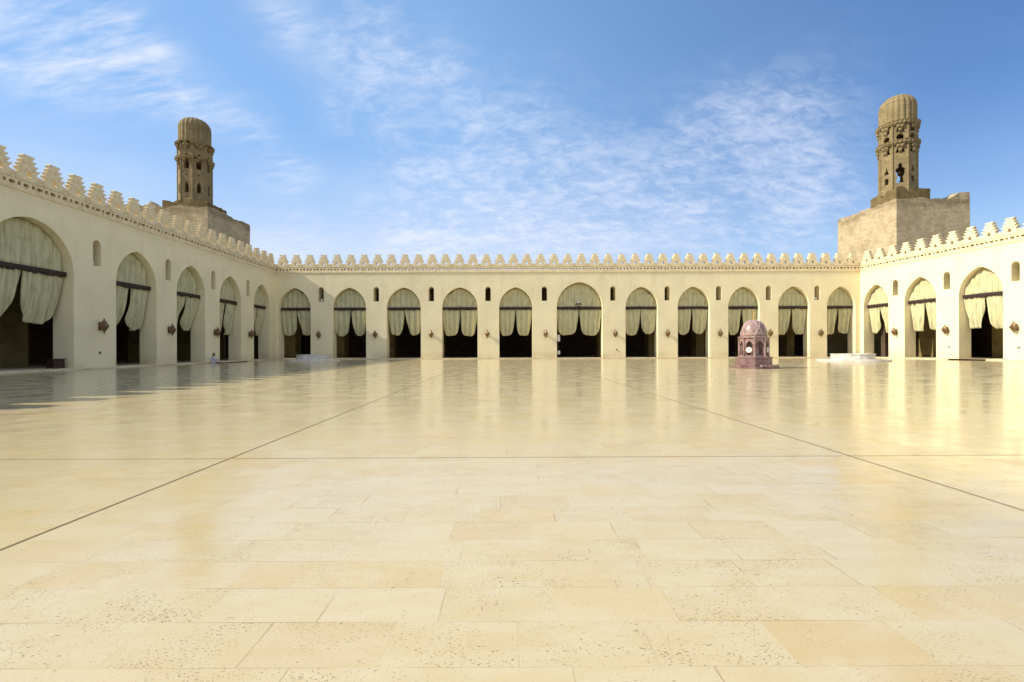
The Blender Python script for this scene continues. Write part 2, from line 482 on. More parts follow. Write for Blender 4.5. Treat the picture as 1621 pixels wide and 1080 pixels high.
# ------------------------------------------------------------------ arch curtains
def curtain(parent_m, xc, w, za, label, billow, seed, drop=2.62, skew=0.0, wide=0.0, group='canvas curtains hung in the arches'):
    rnd = random.Random(seed)
    loc = parent_m @ Vector((xc, 0, 0)); rz = parent_m.to_euler().z
    c = empty('arch_curtain', loc, rz, label, 'curtain', group)
    a = w/2; d0 = .52
    def up(x):                                       # arch height above x
        r = za-ZS; cc = max((r*r-a*a)/(2*a), 0); rad = a+cc
        return ZS + math.sqrt(max(rad*rad-(abs(x)+cc)**2, 0))
    ph = [rnd.uniform(0, 6.28) for _ in range(8)]
    npl = w*rnd.uniform(1.7, 2.3)
    def pleat(u, t, k=0):
        return (.036+.02*t)*math.sin(u*npl*6.283/w*1.0+ph[k]+.7*math.sin(u*1.7+ph[k+1])) + .009*math.sin(u*23+ph[k+2])
    # upper sheet filling the arch head
    m = MB(); nx, nz = 90, 9; vs = []; fs = []
    sag = rnd.choice([0, 0, .12, .2]); sx = rnd.choice([-1, 1])*rnd.uniform(.35, .7)*a
    for i in range(nx+1):
        x = -a+.02 + (w-.04)*i/nx
        top = max(up(x)-.045-.02*abs(math.sin(i*.9+ph[3])) - sag*math.exp(-((x-sx)/.28)**2), ZBAR+.12)
        for j in range(nz+1):
            t = j/nz; z = top + (ZBAR+.02-top)*t
            vs.append((x, d0 + pleat(x, .2+.4*t) , z))
    fs = [(i*(nz+1)+j, (i+1)*(nz+1)+j, (i+1)*(nz+1)+j+1, i*(nz+1)+j+1) for i in range(nx) for j in range(nz)]
    m.add(vs, fs); o = m.build('upper_drape', CLOTH, c, True)
    s = o.modifiers.new('thickness', 'SOLIDIFY'); s.thickness = .006
    # timber rail with the cloth lashed to it
    m = MB(); m.box(-a+.01, a-.01, d0-.14, d0+.10, ZBAR-.14, ZBAR+.10); o = m.build('curtain_rail', WOOD, c)
    bv = o.modifiers.new('bevel', 'BEVEL'); bv.width = .02
    m = MB(); vs = []; n = int(w/.09)
    for i in range(n+1):
        x = -a+.04+(w-.08)*i/n; dz_ = rnd.choice([.005, .01, .02, .03, .07, .11])
        vs += [(x, d0-.15, ZBAR-.142), (x, d0-.15, ZBAR-.145-dz_), (x, d0-.06, ZBAR-.145-dz_), (x, d0-.06, ZBAR-.142)]
    m.add(vs, [(i*4+k, i*4+(k+1) % 4, i*4+4+(k+1) % 4, i*4+4+k) for i in range(n) for k in range(4)] + [(0, 1, 2, 3), (n*4, n*4+1, n*4+2, n*4+3)])
    m.build('rail_lashing', WOOD, o)
    skew += rnd.uniform(-.10, .10); scal = rnd.uniform(-.10, .10)
    # two lower panels with rounded lower corners
    for sgn in (-1, 1):
        m = MB(); nx, nz = 44, 22; vs = []
        gap = wide + rnd.uniform(.12, .36); out = rnd.uniform(.04, .22); zb = drop + rnd.uniform(-.13, .10); k = 4 if sgn > 0 else 0
        for i in range(nx+1):
            u = i/nx
            for j in range(nz+1):
                t = j/nz
                xin = .025 + gap*t**1.5; xo = a-.03 - out*t**1.6
                x = xin + (xo-xin)*u
                e = abs(2*u-1)**(5 if u > .5 else 4.2)
                zbot = zb + .75*e + scal*sgn*(u-.5) + .03*math.sin(u*9+ph[2])
                ztop = ZBAR-.13 + .0*t
                z = ztop + (zbot-ztop)*t
                fold = pleat(x*1.0, t*1.2, k)*(1.1+.8*t)
                y = d0 + fold + billow*t**1.7*(1-.25*abs(2*u-1))*(1 if sgn > 0 else .8) + .05*t
                vs.append((sgn*x + skew*t*t, y, z))
        fs = [(i*(nz+1)+j, (i+1)*(nz+1)+j, (i+1)*(nz+1)+j+1, i*(nz+1)+j+1) for i in range(nx) for j in range(nz)]
        m.add(vs, fs); o = m.build('drape_panel', CLOTH, c, True)
        s = o.modifiers.new('thickness', 'SOLIDIFY'); s.thickness = .008
    return c
bpy.context.view_layer.update()
ORD = ['first', 'second', 'third', 'fourth', 'fifth', 'sixth', 'seventh', 'eighth', 'ninth', 'tenth', 'eleventh']
for i, (l, r, za) in enumerate(front_arches):
    if i == 5: lb = 'canvas curtain with a white globe lamp in the widest far arch'
    elif i == 0: lb = 'shaded canvas curtain in the far arch above the left marble platform'
    elif i == 8: lb = 'canvas curtain in the far arch directly behind the pink fountain'
    elif i == 10: lb = 'canvas curtain in the last far arch beside the right corner'
    elif i < 5: lb = f'pleated canvas curtain in the {ORD[i]} far arch from the left corner'
    else: lb = f'pleated canvas curtain in the {ORD[i-6]} far arch right of the widest one'
    curtain(front.matrix_world, (l+r)/2, r-l, za, lb, .22 if i > 2 else .32, 100+i, 2.65)
rnd_b = [.55, .5, .65, .5, .6]
for i, (l, r, za) in enumerate(left_arches):
    lb = 'large canvas curtain in the wide near arch of the shaded arcade' if i == 0 else \
         f'shaded billowing canvas curtain in the {ORD[i]} left arch counted from the near one'
    curtain(left.matrix_world, (l+r)/2, r-l, za, lb, rnd_b[i], 200+i, 2.62, -.02, .06)
for i, (l, r, za) in enumerate(right_arches):
    lb = ['canvas curtain in the sunlit right arch nearest the far corner', 'canvas curtain in the middle one of the three sunlit right arches',
          'largest canvas curtain in the sunlit arch nearest the right edge'][i]
    curtain(right.matrix_world, (l+r)/2, r-l, za, lb, .3, 300+i, 2.72, .1)

# ------------------------------------------------------------------ wall lamps
def make_lamp():
    t = empty('wall_lamp', (0, 0, 0))
    m = MB(); m.box(-.10, .10, -.03, -.002, -.24, .20); m.box(-.03, .03, -.14, -.031, -.03, .03)
    m.build('bracket', BRASS, t)
    m = MB(); m.lathe([(-.34, .02), (-.26, .10), (-.12, .17), (-.05, .225), (.05, .225), (.12, .17), (.26, .10), (.33, .03)], 12, 0, -.24, 0, lambda k, z: 1 if k % 2 else .80)
    m.build('lantern_body', BRASS, t)
    m = MB(); m.lathe([(.331, .035), (.36, .05), (.39, .02), (.46, .006)], 8, 0, -.24); m.build('spike', BRASS, t)
    m = MB(); m.lathe([(-.46, .008), (-.42, .035), (-.38, .02), (-.341, .03)], 8, 0, -.24); m.build('drop', BRASS, t)
    return t
proto = make_lamp(); first = True
def put_lamp(par, x, z, label):
    global first
    o = proto if first else copy_tree(proto); first = False
    o.location = par.matrix_world @ Vector((x, 0, z)); o.rotation_euler = (0, 0, par.rotation_euler.z); s = 1.12; o.scale = (s, s, s)
    tag(o, label, 'wall lamp', 'brass lamps on the arcade piers')
for i, p in enumerate(FL):
    if i < 4: lb = f'brass lamp on the far pier between the {ORD[i]} and {ORD[i+1]} arches from left'
    elif i == 4: lb = 'brass lamp on the pier just left of the widest far arch'
    elif i == 5: lb = 'brass lamp on the pier just right of the widest far arch'
    elif i == 8: lb = 'brass lamp on the far pier half hidden by the pink fountain dome'
    elif i == 9: lb = 'brass lamp on the far pier nearest the right corner arch'
    elif i == 7: lb = 'brass lamp on the far pier just left of the pink fountain'
    else: lb = f'brass lamp on the far pier between the {ORD[i-6]} and {ORD[i-5]} arches past the widest'
    put_lamp(front, fx(p), 2.74, lb)
for i, s_ in enumerate(LLAMP):
    lb = ['largest brass lamp on the shaded pier beside the wide near arch', 'shaded brass lamp on the left pier between the second and third arches',
          'shaded brass lamp on the left pier above the seated person', 'shaded brass lamp on the last left pier before the far corner'][i]
    put_lamp(left, s_, 2.66, lb)
for i, s_ in enumerate(RLAMP):
    lb = ['brass lamp on the sunlit right pier nearest the far corner', 'brass lamp on the sunlit pier left of the biggest right arch',
          'brass lamp on the white pier at the right edge of the view'][i]
    put_lamp(right, s_, 2.72, lb)

# small floodlights sitting in some windows
def flood(par, x, label):
    t = empty('floodlight', par.matrix_world @ Vector((x, .22, 6.365)), par.rotation_euler.z, label, 'floodlight', 'floodlights on the window sills')
    m = MB(); m.box(-.12, .12, .04, .16, .07, .30); m.box(-.03, .03, .06, .12, .0, .07); m.build('housing', GREY, t)
    m = MB(); m.box(-.10, .10, .025, .037, .09, .28); m.build('lens', WHITE, t)
flood(left, LWIN[0]-.05, 'small white floodlight in the little window beside the wide left arch')
flood(front, fx(FW[0]), 'small white floodlight in the first little window from the left corner')
flood(front, fx(FW[9]), 'small white floodlight in the last little window before the right corner')

# wall sockets
def socket(par, x, z, label):
    t = empty('wall_socket', par.matrix_world @ Vector((x, 0, z)), par.rotation_euler.z, label, 'socket', 'sockets low on the piers')
    m = MB(); m.box(-.07, .07, -.045, -.002, -.07, .07); m.build('box', GREY, t)
    m = MB(); m.box(-.045, .045, -.056, -.046, -.045, .045); m.build('cover', BLACK, t)
socket(left, ly(157.5), 1.0, 'small dark socket low on the shaded pier beside the wide arch')
socket(front, fx(976), .98, 'small dark socket low on the far pier right of the widest arch')
socket(right, rs(1503), 1.15, 'small socket low on the sunlit pier left of the biggest right arch')
socket(right, rs(1613), 1.1, 'small dark socket low on the white pier at right edge')

# globe lamp over the rail of the widest arch
gx = (front_arches[5][0]+front_arches[5][1])/2
t = empty('globe_lamp', (gx-.08, D+.34, ZBAR+.10), 0, 'white globe lamp above the rail of the widest far arch', 'lamp')
m = MB(); m.lathe([(0, .12), (.05, .12), (.08, .06), (.14, .06)], 12); m.lathe([(.20, .24), (.26, .27), (.34, .27), (.40, .24)], 16, cap=False); m.build('holder', WOOD, t)
m = MB(); m.lathe([(.30-.19*math.cos(math.pi*i/10), .002+.19*math.sin(math.pi*i/10)) for i in range(11)], 16); m.build('globe', WHITE, t, True)

t = empty('notice_stand', (5.74, D+1.0, .113), 0, 'white notice boards on a post inside left edge of the widest arch', 'notice stand')
m = MB(); m.lathe([(0, .16), (.03, .16), (.04, .025), (2.62, .025)], 10); m.build('post', BLACK, t)
for za, zb in ((1.82, 2.55), (.36, .76)):
    m = MB(); m.box(-.15, .15, -.05, -.027, za, zb); o = m.build('board', WHITE, t)
    m = MB(); m.box(-.165, .165, -.026, -.024, za-.015, zb+.015); m.build('backing', GREY, o)

# ------------------------------------------------------------------ fountain kiosk
def fountain():
    cx, cy = 14.15, 27.75
    va = math.atan2(-cy, -cx) + R(4)                # one corner turned to the camera
    t = empty('fountain_kiosk', (cx, cy, 0), 0, 'small domed pink marble fountain kiosk standing on the open paving', 'fountain')
    rnd = random.Random(4)
    m = MB(); m.lathe([(.004, 1.26), (.10, 1.26), (.115, 1.23)], 8, rot=va, rmod=lambda k, z: [1, .98, 1.03, .97, 1, 1.02, .98, 1][k]); m.build('base_slab', REDM, t)
    m = MB()
    for k in range(9):
        a = va + rnd.uniform(-1.2, 1.3); r = rnd.uniform(1.08, 1.2); s = rnd.uniform(.05, .11)
        x, y = r*math.cos(a), r*math.sin(a); m.box(x-s*1.4, x+s*1.4, y-s, y+s, .117, .117+s*1.1)
    m.build('loose_stone', PINK, t)
    m = MB(); m.lathe([(.115, .95), (.57, .95), (.57, .975), (.65, .975), (.65, .80)], 8, rot=va); o = m.build('plinth', REDM, t)
    o.modifiers.new('bevel', 'BEVEL').width = .015
    # body: eight panels with pointed niches round a dark core
    R0 = .75; ZO = -.25; side = 2*R0*math.sin(math.pi/8); ap = R0*math.cos(math.pi/8)
    m = MB(); hw = side/2
    pts = [(-hw, .90), (-hw, 1.98), (hw, 1.98), (hw, .90)]
    a = .19
    ring = [(-a, 1.0), (a, 1.0)] + [(x, z) for x, z in arch_pts(0, 2*a, 1.52, 1.80, 7)]
    pan = plate([(x, z+ZO) for x, z in pts], [[(x, z+ZO) for x, z in ring]], 0, .16)
    for k in range(8):
        an = va + math.pi/8 + k*math.pi/4
        m.mesh(pan, Matrix.Rotation(an + math.pi/2, 4, 'Z') @ Matrix.Translation((0, -ap, 0)))
    m.build('body', PINK, t)
    m = MB()
    for k in range(8):
        an = va + k*math.pi/4; m.lathe([(.651, .065), (.75, .05), (1.59, .05), (1.71, .07)], 8, .76*math.cos(an), .76*math.sin(an))
    m.build('corner_shaft', PINK, t)
    m = MB(); m.lathe([(.65, .46), (1.73, .46)], 12, rot=va); m.build('core', REDM, t)
    m = MB(); m.lathe([(1.731, .82), (1.76, .84), (1.80, .82), (1.80, .70)], 8, rot=va); o = m.build('cornice', PINK, t)
    prof = [(1.80 + .96*math.sin(math.pi/2*i/14)**.94, .685*math.cos(math.pi/2*i/14)**.80 + .004) for i in range(15)]
    m = MB(); m.lathe(prof, 40); dome = m.build('dome', PINK, t, True)
    def dz(r): # dome surface at parameter
        s = math.pi/2*r; return 1.80+.96*math.sin(s)**.94, .685*math.cos(s)**.80+.006
    m = MB()
    for k in range(8):
        for sg in (-1, 1):
            pts = []
            for i in range(15):
                q = i/14*.93; z, r = dz(q); an = va + k*math.pi/4 + sg*q*1.15
                pts.append((r*math.cos(an), r*math.sin(an), z))
            m.tube(pts, .017, 5)
    m.build('rib', RIBM, dome, True)
    m = MB(); z = 2.75
    m.tube([(0, 0, z-.03), (0, 0, z+.55)], .012, 6)
    for zz, r in ((.06, .06), (.17, .05), (.27, .042), (.36, .034)):
        m.lathe([(z+zz-r*math.cos(math.pi*i/6), .002+r*math.sin(math.pi*i/6)) for i in range(7)], 8)
    ring = [(.07*math.sin(R(25+i*31)), 0, z+.50-.07*math.cos(R(25+i*31))) for i in range(11)]
    m.tube(ring, .012, 5); m.build('finial', GOLD, t, True)
    for k in range(0, 8, 2):
        an = va - math.pi/8 + k*math.pi/4; r = ap+.02; x, y = r*math.cos(an), r*math.sin(an)
        c = link(bpy.data.objects.new('clock', None), t); c.location = (x, y, 1.05); c.rotation_euler = (0, 0, an-math.pi/2)
        def disc(r_, y0, y1, n=24):
            mm = MB(); vs = [(r_*math.cos(2*math.pi*i/n), y, r_*math.sin(2*math.pi*i/n)) for y in (y0, y1) for i in range(n)]
            mm.add(vs, [tuple(range(n)), tuple(range(n, 2*n))] + [(i, (i+1) % n, n+(i+1) % n, n+i) for i in range(n)]); return mm
        disc(.165, 0, .035).build('clock_case', GOLD, c); disc(.15, .036, .042).build('clock_face', WHITE, c)
        m = MB(); m.box(-.006, .006, .043, .047, -.02, .10); m.box(-.02, .07, .043, .047, -.006, .006); m.build('clock_hand', BLACK, c)
fountain()

# ------------------------------------------------------------------ marble platforms in the corners
def platform(x, y, label, s=1.0):
    t = empty('marble_platform', (x, y, 0), .1, label, 'platform', 'round two tiered marble platforms')
    m = MB(); m.lathe([(.004, 2.62*s), (.15, 2.62*s), (.17, 2.60*s)], 40); m.build('lower_tier', MARBLE, t)
    m = MB(); m.lathe([(.171, 1.55*s), (.56, 1.55*s), (.56, 1.60*s), (.62, 1.60*s), (.62, 1.42*s), (.50, 1.38*s)], 16); m.build('upper_tier', MARBLE, t)
platform(29.0, 40.6, 'sunlit round white marble platform of two tiers near right corner')
platform(-19.0, 47.3, 'shaded round marble platform of two tiers near left corner', .98)

# ------------------------------------------------------------------ small things
t = empty('wooden_box', (XL-.55, 27.72, .115), R(84), 'dark maroon wooden box standing in the wide left arch', 'box')
m = MB(); m.box(-.32, .32, -.24, .24, .05, .50); o = m.build('body', MAROON, t); o.modifiers.new('bevel', 'BEVEL').width = .012
m = MB(); m.box(-.34, .34, -.26, .26, .503, .56); o = m.build('lid', MAROON, t); o.modifiers.new('bevel', 'BEVEL').width = .012
for sx in (-.28, .28):
    for sy in (-.2, .2):
        m = MB(); m.box(sx-.03, sx+.03, sy-.03, sy+.03, 0, .05); m.build('foot', WOOD, t)
def slab(name, mt, x, y, rz, sx, sy, h, label, cat):
    t = empty(name, (x, y, 0.0), rz, label, cat)
    m = MB(); m.box(-sx/2, sx/2, -sy/2, sy/2, .07, .07+h); o = m.build('top', mt, t); o.modifiers.new('bevel', 'BEVEL').width = .01
    for k in (-.42, 0, .42):
        m = MB(); m.box(k*sx-.05, k*sx+.05, -sy/2+.06, sy/2-.06, .006, .069); m.build('bearer', WOOD, t)
slab('threshold_ramp', WOOD, 39.35, 41.5, RROT, 2.6, .8, .05, 'dark low wooden ramp before the biggest sunlit right arch', 'ramp')
slab('threshold_slab', STEP, XL+.85, 42.9, R(90), 4.6, .9, .06, 'low pale step slab beside the seated person', 'step')

# ------------------------------------------------------------------ seated person
def skin(name, verts, edges, radii, m, parent, sub=2):
    me = bpy.data.meshes.new(name); me.from_pydata(verts, edges, [])
    o = link(bpy.data.objects.new(name, me), parent)
    o.modifiers.new('skin', 'SKIN').use_smooth_shade = True
    for i, r in enumerate(radii):
        rr = r if isinstance(r, tuple) else (r, r)
        me.skin_vertices[0].data[i].radius = rr
    me.skin_vertices[0].data[0].use_root = True
    s = o.modifiers.new('sub', 'SUBSURF'); s.levels = sub; s.render_levels = sub
    me.materials.append(m); return o
def f_skin(t, co, b): return t.mix(t.noise(co, 12), (.30, .17, .10), (.24, .13, .08))
SKIN = material('brown_skin', f_skin, .6, .3)
def f_shirt(t, co, b): return t.mix(t.noise(co, 9, 4), (.62, .64, .72), (.48, .50, .60))
SHIRT = material('pale_blue_cotton', f_shirt, .9, .1)
def f_trous(t, co, b): return t.mix(t.noise(co, 9, 4), (.60, .54, .58), (.46, .41, .46))
TROUS = material('pale_lilac_cotton', f_trous, .9, .1)
def f_hair(t, co, b): return t.mix(t.noise(co, 30, 4), (.02, .016, .012), (.04, .03, .02))
HAIR = material('black_hair', f_hair, .7, .2)
def person(x, y, rz):
    t = empty('person', (x, y, .006), rz, 'person in pale blue shirt sitting on the floor, knees drawn up', 'person')
    V = []; E = []; Rr = []
    def ch(prev, pts):
        for p, r in pts:
            V.append(p); Rr.append(r); i = len(V)-1
            if prev is not None: E.append((prev, i))
            prev = i
        return prev
    ch(None, [((0, 0, .13), (.15, .13))])
    ch(0, [((.0, 0, .26), (.14, .115)), ((.02, 0, .40), (.155, .115)), ((.04, 0, .50), (.15, .10))]); chest = 3
    neck = ch(chest, [((.06, 0, .575), .055), ((.075, 0, .64), .055)])
    ch(neck, [((.09, 0, .70), (.082, .088)), ((.10, 0, .76), (.082, .095)), ((.095, 0, .81), (.06, .07))])
    hands = []
    for s in (-1, 1):
        w = ch(chest, [((.04, s*.17, .51), .062), ((.13, s*.24, .37), .046), ((.30, s*.17, .33), .034), ((.36, s*.12, .32), .026), ((.41, s*.09, .315), (.036, .018))])
        hands.append(w)
        ch(0, [((.06, s*.12, .12), .09), ((.28, s*.14, .30), .075), ((.38, s*.14, .42), .058), ((.42, s*.14, .24), .052), ((.44, s*.14, .07), .036), ((.50, s*.145, .035), (.038, .03)), ((.58, s*.15, .028), (.036, .022))])
        bx, by, bz = V[w]
        for q in range(4):
            dz = (-.028, -.010, .009, .026)[q]; ln = (.85, 1, 1.05, .9)[q]
            ch(w, [((bx+.035*ln, by-s*.012, bz+dz), .0095), ((bx+.065*ln, by-s*.035, bz+dz*1.1-.004), .009), ((bx+.072*ln, by-s*.062, bz+dz*1.1-.010), .008)])
        ch(w-1, [((bx-.01, by-s*.01, bz+.045), .011), ((bx+.02, by-s*.03, bz+.06), .010)])
    body = skin('body', V, E, Rr, SKIN, t)
    # clothing follows the same skeleton a little larger
    sv = [(0, 0, .13), (0, 0, .26), (.02, 0, .40), (.04, 0, .505), (.052, 0, .555), (.04, -.17, .515), (.12, -.23, .385), (.24, -.19, .345), (.04, .17, .515), (.12, .23, .385), (.24, .19, .345)]
    skin('shirt', sv, [(0,1),(1,2),(2,3),(3,4),(3,5),(5,6),(6,7),(3,8),(8,9),(9,10)], [(.18,.16), (.17,.14), (.18,.14), (.165,.12), .07, .078, .064, .052, .078, .064, .052], SHIRT, t)
    tv = [(0, 0, .125)]; te = []; tr = [(.17, .14)]
    for s in (-1, 1):
        b_ = len(tv); tv += [(.06, s*.12, .125), (.28, s*.14, .305), (.38, s*.14, .42), (.42, s*.14, .24), (.437, s*.14, .10)]
        te += [(0, b_), (b_, b_+1), (b_+1, b_+2), (b_+2, b_+3), (b_+3, b_+4)]; tr += [.105, .092, .075, .068, .058]
    skin('trousers', tv, te, tr, TROUS, t)
    m = MB(); prof = [(.745, .088), (.78, .098), (.82, .088), (.85, .055), (.862, .01)]
    m.lathe(prof, 14, .085, 0); m.box(-.012, .02, -.07, .07, .69, .745); m.build('hair', HAIR, t, True)
    m = MB()
    for s in (-1, 1): m.lathe([(.742-.011, .002), (.742, .011), (.742+.011, .002)], 8, .185, s*.034)
    m.build('eye', BLACK, t)
    m = MB(); m.add([(.185,-.014,.70),(.185,.014,.70),(.215,0,.705),(.188,0,.745)], [(0,1,2),(0,2,3),(1,3,2),(0,3,1)]); m.box(.175, .187, -.025, .025, .672, .680); m.build('nose', SKIN, t)
    m = MB()
    for s in (-1, 1): m.box(.075, .105, s*.088-.012, s*.088+.012, .70, .755)
    m.build('ear', SKIN, t)
person(-24.15, 39.6, R(35))

# ------------------------------------------------------------------ minarets
def ragged_block(name, x0, x1, y0, y1, z0, hf, m, parent, n=.55, seed=0, taper=0):
    rnd = random.Random(seed)
    nx = max(3, int((x1-x0)/n)); ny = max(3, int((y1-y0)/n)); b = MB(); vs = []
    for j in range(ny+1):
        for i in range(nx+1):
            x = x0+(x1-x0)*i/nx; y = y0+(y1-y0)*j/ny
            e = i in (0, nx) or j in (0, ny)
            jx = rnd.uniform(-.05, .05) if e else 0
            vs.append((x+jx, y+rnd.uniform(-.05, .05)*e, hf(x, y)+rnd.uniform(-.16, .16)))
    W = nx+1
    fs = [(j*W+i, j*W+i+1, (j+1)*W+i+1, (j+1)*W+i) for j in range(ny) for i in range(nx)]
    ring = [i for i in range(W)] + [j*W+nx for j in range(1, ny+1)] + [ny*W+i for i in range(nx-1, -1, -1)] + [j*W for j in range(ny-1, 0, -1)]
    cx, cy = (x0+x1)/2, (y0+y1)/2
    base = len(vs); nr = len(ring); prev = ring
    for z in (hf(cx, cy)-.6, hf(cx, cy)-2.2, z0):
        if z < z0: continue
        st = len(vs)
        for q in ring:
            gx0 = x0+(x1-x0)*(q % W)/nx; gy0 = y0+(y1-y0)*(q // W)/ny
            k = .02 if z > z0 else 0.0
            vs.append((gx0+rnd.uniform(-k, k), gy0+rnd.uniform(-k, k), z))
        cur = list(range(st, st+nr))
        fs += [(prev[k], prev[(k+1) % nr], cur[(k+1) % nr], cur[k]) for k in range(nr)]
        prev = cur
    fs.append(tuple(prev)); b.add(vs, fs)
    return b.build(name, m, parent)

def keyhole(zc, w, h, kind):
    a = w/2
    if kind == 'arch': return [(-a, zc-h/2), (a, zc-h/2), (a, zc+h*.1), (a*.55, zc+h*.32), (0, zc+h/2), (-a*.55, zc+h*.32), (-a, zc+h*.1)]
    if kind == 'tri': return [(-a, zc-h/2), (a, zc-h/2), (a*.7, zc-h*.1), (a*.3, zc+h*.05), (a*.3, zc+h*.3), (0, zc+h/2), (-a*.3, zc+h*.3), (-a*.3, zc+h*.05), (-a*.7, zc-h*.1)]
    if kind == 'round': return [(a*math.cos(2*math.pi*i/10), zc+h/2*math.sin(2*math.pi*i/10)) for i in range(10)]
    if kind == 'key':
        return [(-a*.8, zc-h/2), (a*.8, zc-h/2), (a*.6, zc-h*.2), (a, zc), (a, zc+h*.18), (a*.4, zc+h*.28), (a*.45, zc+h*.38), (0, zc+h/2),
                (-a*.45, zc+h*.38), (-a*.4, zc+h*.28), (-a, zc+h*.18), (-a, zc), (-a*.6, zc-h*.2)]
    return [(-a, zc-h/2), (a, zc-h/2), (a, zc+h/2), (-a, zc+h/2)]

def octagon_shell(b, Rv, z0, z1, holesf, rot, th=.4):
    side = 2*Rv*math.sin(math.pi/8); ap = Rv*math.cos(math.pi/8); hw = side/2
    for k in range(8):
        pan = plate([(-hw, z0), (-hw, z1), (hw, z1), (hw, z0)], holesf(k), 0, th)
        b.mesh(pan, Matrix.Rotation(rot+k*math.pi/4+math.pi/2, 4, 'Z') @ Matrix.Translation((0, -ap, 0)))
        bpy.data.meshes.remove(pan)

def muqarnas(b, r0, r1, z0, z1, tiers, n, rot, windows=True, jag=0, seed=1):
    """rings of small hooded niches stepping outwards"""
    rnd = random.Random(seed); h = (z1-z0)/tiers
    for ti in range(tiers):
        r = r0+(r1-r0)*(ti+.5)/tiers; za = z0+ti*h
        for k in range(n):
            an = rot+2*math.pi*(k+.5*(ti % 2))/n
            if rnd.random() < jag: continue
            da = (an-rot-math.pi/8+math.pi/8) % (math.pi/4)-math.pi/8
            if windows and ti < 2 and abs(da) < .20-.07*ti: continue
            w = math.pi*r/n*.92; dpt = .16
            # a hood: pointed plate bulging outwards, hollow beneath
            pts = []
            for q in range(7):
                s = -1+2*q/6; bul = (1-s*s)
                pts.append((r-.05+dpt*bul, s*w, za+h*.30+h*.28*bul))      # mid rim
            top = [(r+.02+.05*(1-(-1+2*q/6)**2), (-1+2*q/6)*w, za+h*.99) for q in range(7)]
            low = [(r-.12, (-1+2*q/6)*w*.8, za+.01) for q in range(7)]
            back = [(r-.30, (-1+2*q/6)*w*.8, za+h*.99) for q in range(7)]
            allp = low+pts+top+back
            M = Matrix.Rotation(an, 4, 'Z')
            fs = []
            for row in range(3):
                for q in range(6):
                    fs.append((row*7+q, row*7+q+1, (row+1)*7+q+1, (row+1)*7+q))
            fs += [(0, 7, 14, 21), (6, 27, 20, 13)]
            b.add([M @ Vector(p) for p in allp], fs)

def minaret(cx, cy, label, rot, blk, plinth, P):
    t = empty('minaret', (cx, cy, 0), 0, label, 'minaret')
    rel = lambda q: (q[0]-cx, q[1]-cx, q[2]-cy, q[3]-cy)
    ragged_block('base_block', *rel(blk[0]), 0, blk[1], STONE, t, .6, 3)
    ragged_block('upper_plinth', *rel(plinth[0]), plinth[1], plinth[2], RUIN, t, .45, 5)
    b = MB(); octagon_shell(b, P['r'], P['z0'], P['z1'], P['holes'], rot); sh = b.build('shaft', SHAFT, t)
    b = MB()
    for k in range(8):
        an = rot+math.pi/8+k*math.pi/4; rr = P['r']+.01
        b.lathe([(P['z0'], .10), (P['z1'], .10)], 8, rr*math.cos(an), rr*math.sin(an))
    b.build('corner_roll', SHAFT, sh)
    for (za, zb) in P['tiers']:
        b = MB(); muqarnas(b, P['r']+.02, P['r']+.27, za, zb, 3, 32, rot, jag=P.get('jag', .03), seed=int(za*10))
        b.lathe([(zb-.02, P['r']+.20), (zb+.05, P['r']+.30), (zb+.10, P['r']+.30), (zb+.11, P['r']-.1)], 24, rot=rot, rmod=lambda k, z: 1+.012*((k*7) % 3)); b.build('stalactite_band', SHAFT, t)
    zt, zd, rd = P['zd'], P['ztop'], P['rd']; zc = P['zcyl']
    prof = [(zt, rd), (zt+.3, rd)] + [(zc-.2, rd)]
    for i in range(1, 12):
        a = math.pi/2*i/12; prof.append((zc+(zd-zc)*math.sin(a), rd*math.cos(a)**.95))
    prof.append((zd, .05))
    n = 120; nf = 20
    b = MB(); b.lathe(prof, n, rot=rot, rmod=lambda k, z: 1-.07*(1-abs(math.sin(math.pi*nf*k/n)))**1.3); b.build('ribbed_dome', SHAFT, t, True)
    return t

def holes_right(k):
    k = k % 8
    hs = [keyhole(23.75, 1.0, 2.6, 'key') if k % 2 == 0 else keyhole(24.3, .58, .95, 'tri'),
          keyhole(26.95, .95, 1.15, 'tri'), keyhole(28.38, .82, .85, 'round'), keyhole(29.6, .86, 1.05, 'tri')]
    if k % 2: hs.append(keyhole(22.9, .5, .8, 'sq'))
    return hs
RB = (50.0, 59.4, 62.0, 73.0)
def hf_r(x, y):
    z = 20.25
    fr = max(0, 1-(y+0)/2.0) if False else 0
    u = x+51.95
    if u > 57.2: z += .75*min(1, (u-57.2)/.5)
    elif u > 54.2: z -= .15
    return z
rt = minaret(51.95, 64.2, 'tall ribbed minaret on a sunlit stone block at the right', math.atan2(-64.2, -52.2)+R(8),
    (RB, hf_r), ((50.06, 54.4, 62.08, 66.5), 20.1, lambda x, y: 21.55 + .12*math.sin(x*2.1+y)),
    dict(r=2.06, z0=21.2, z1=30.45, holes=holes_right, tiers=[(26.35, 27.85), (28.95, 30.35)], zd=30.46, ztop=34.45, zcyl=32.75, rd=2.03, jag=.05))

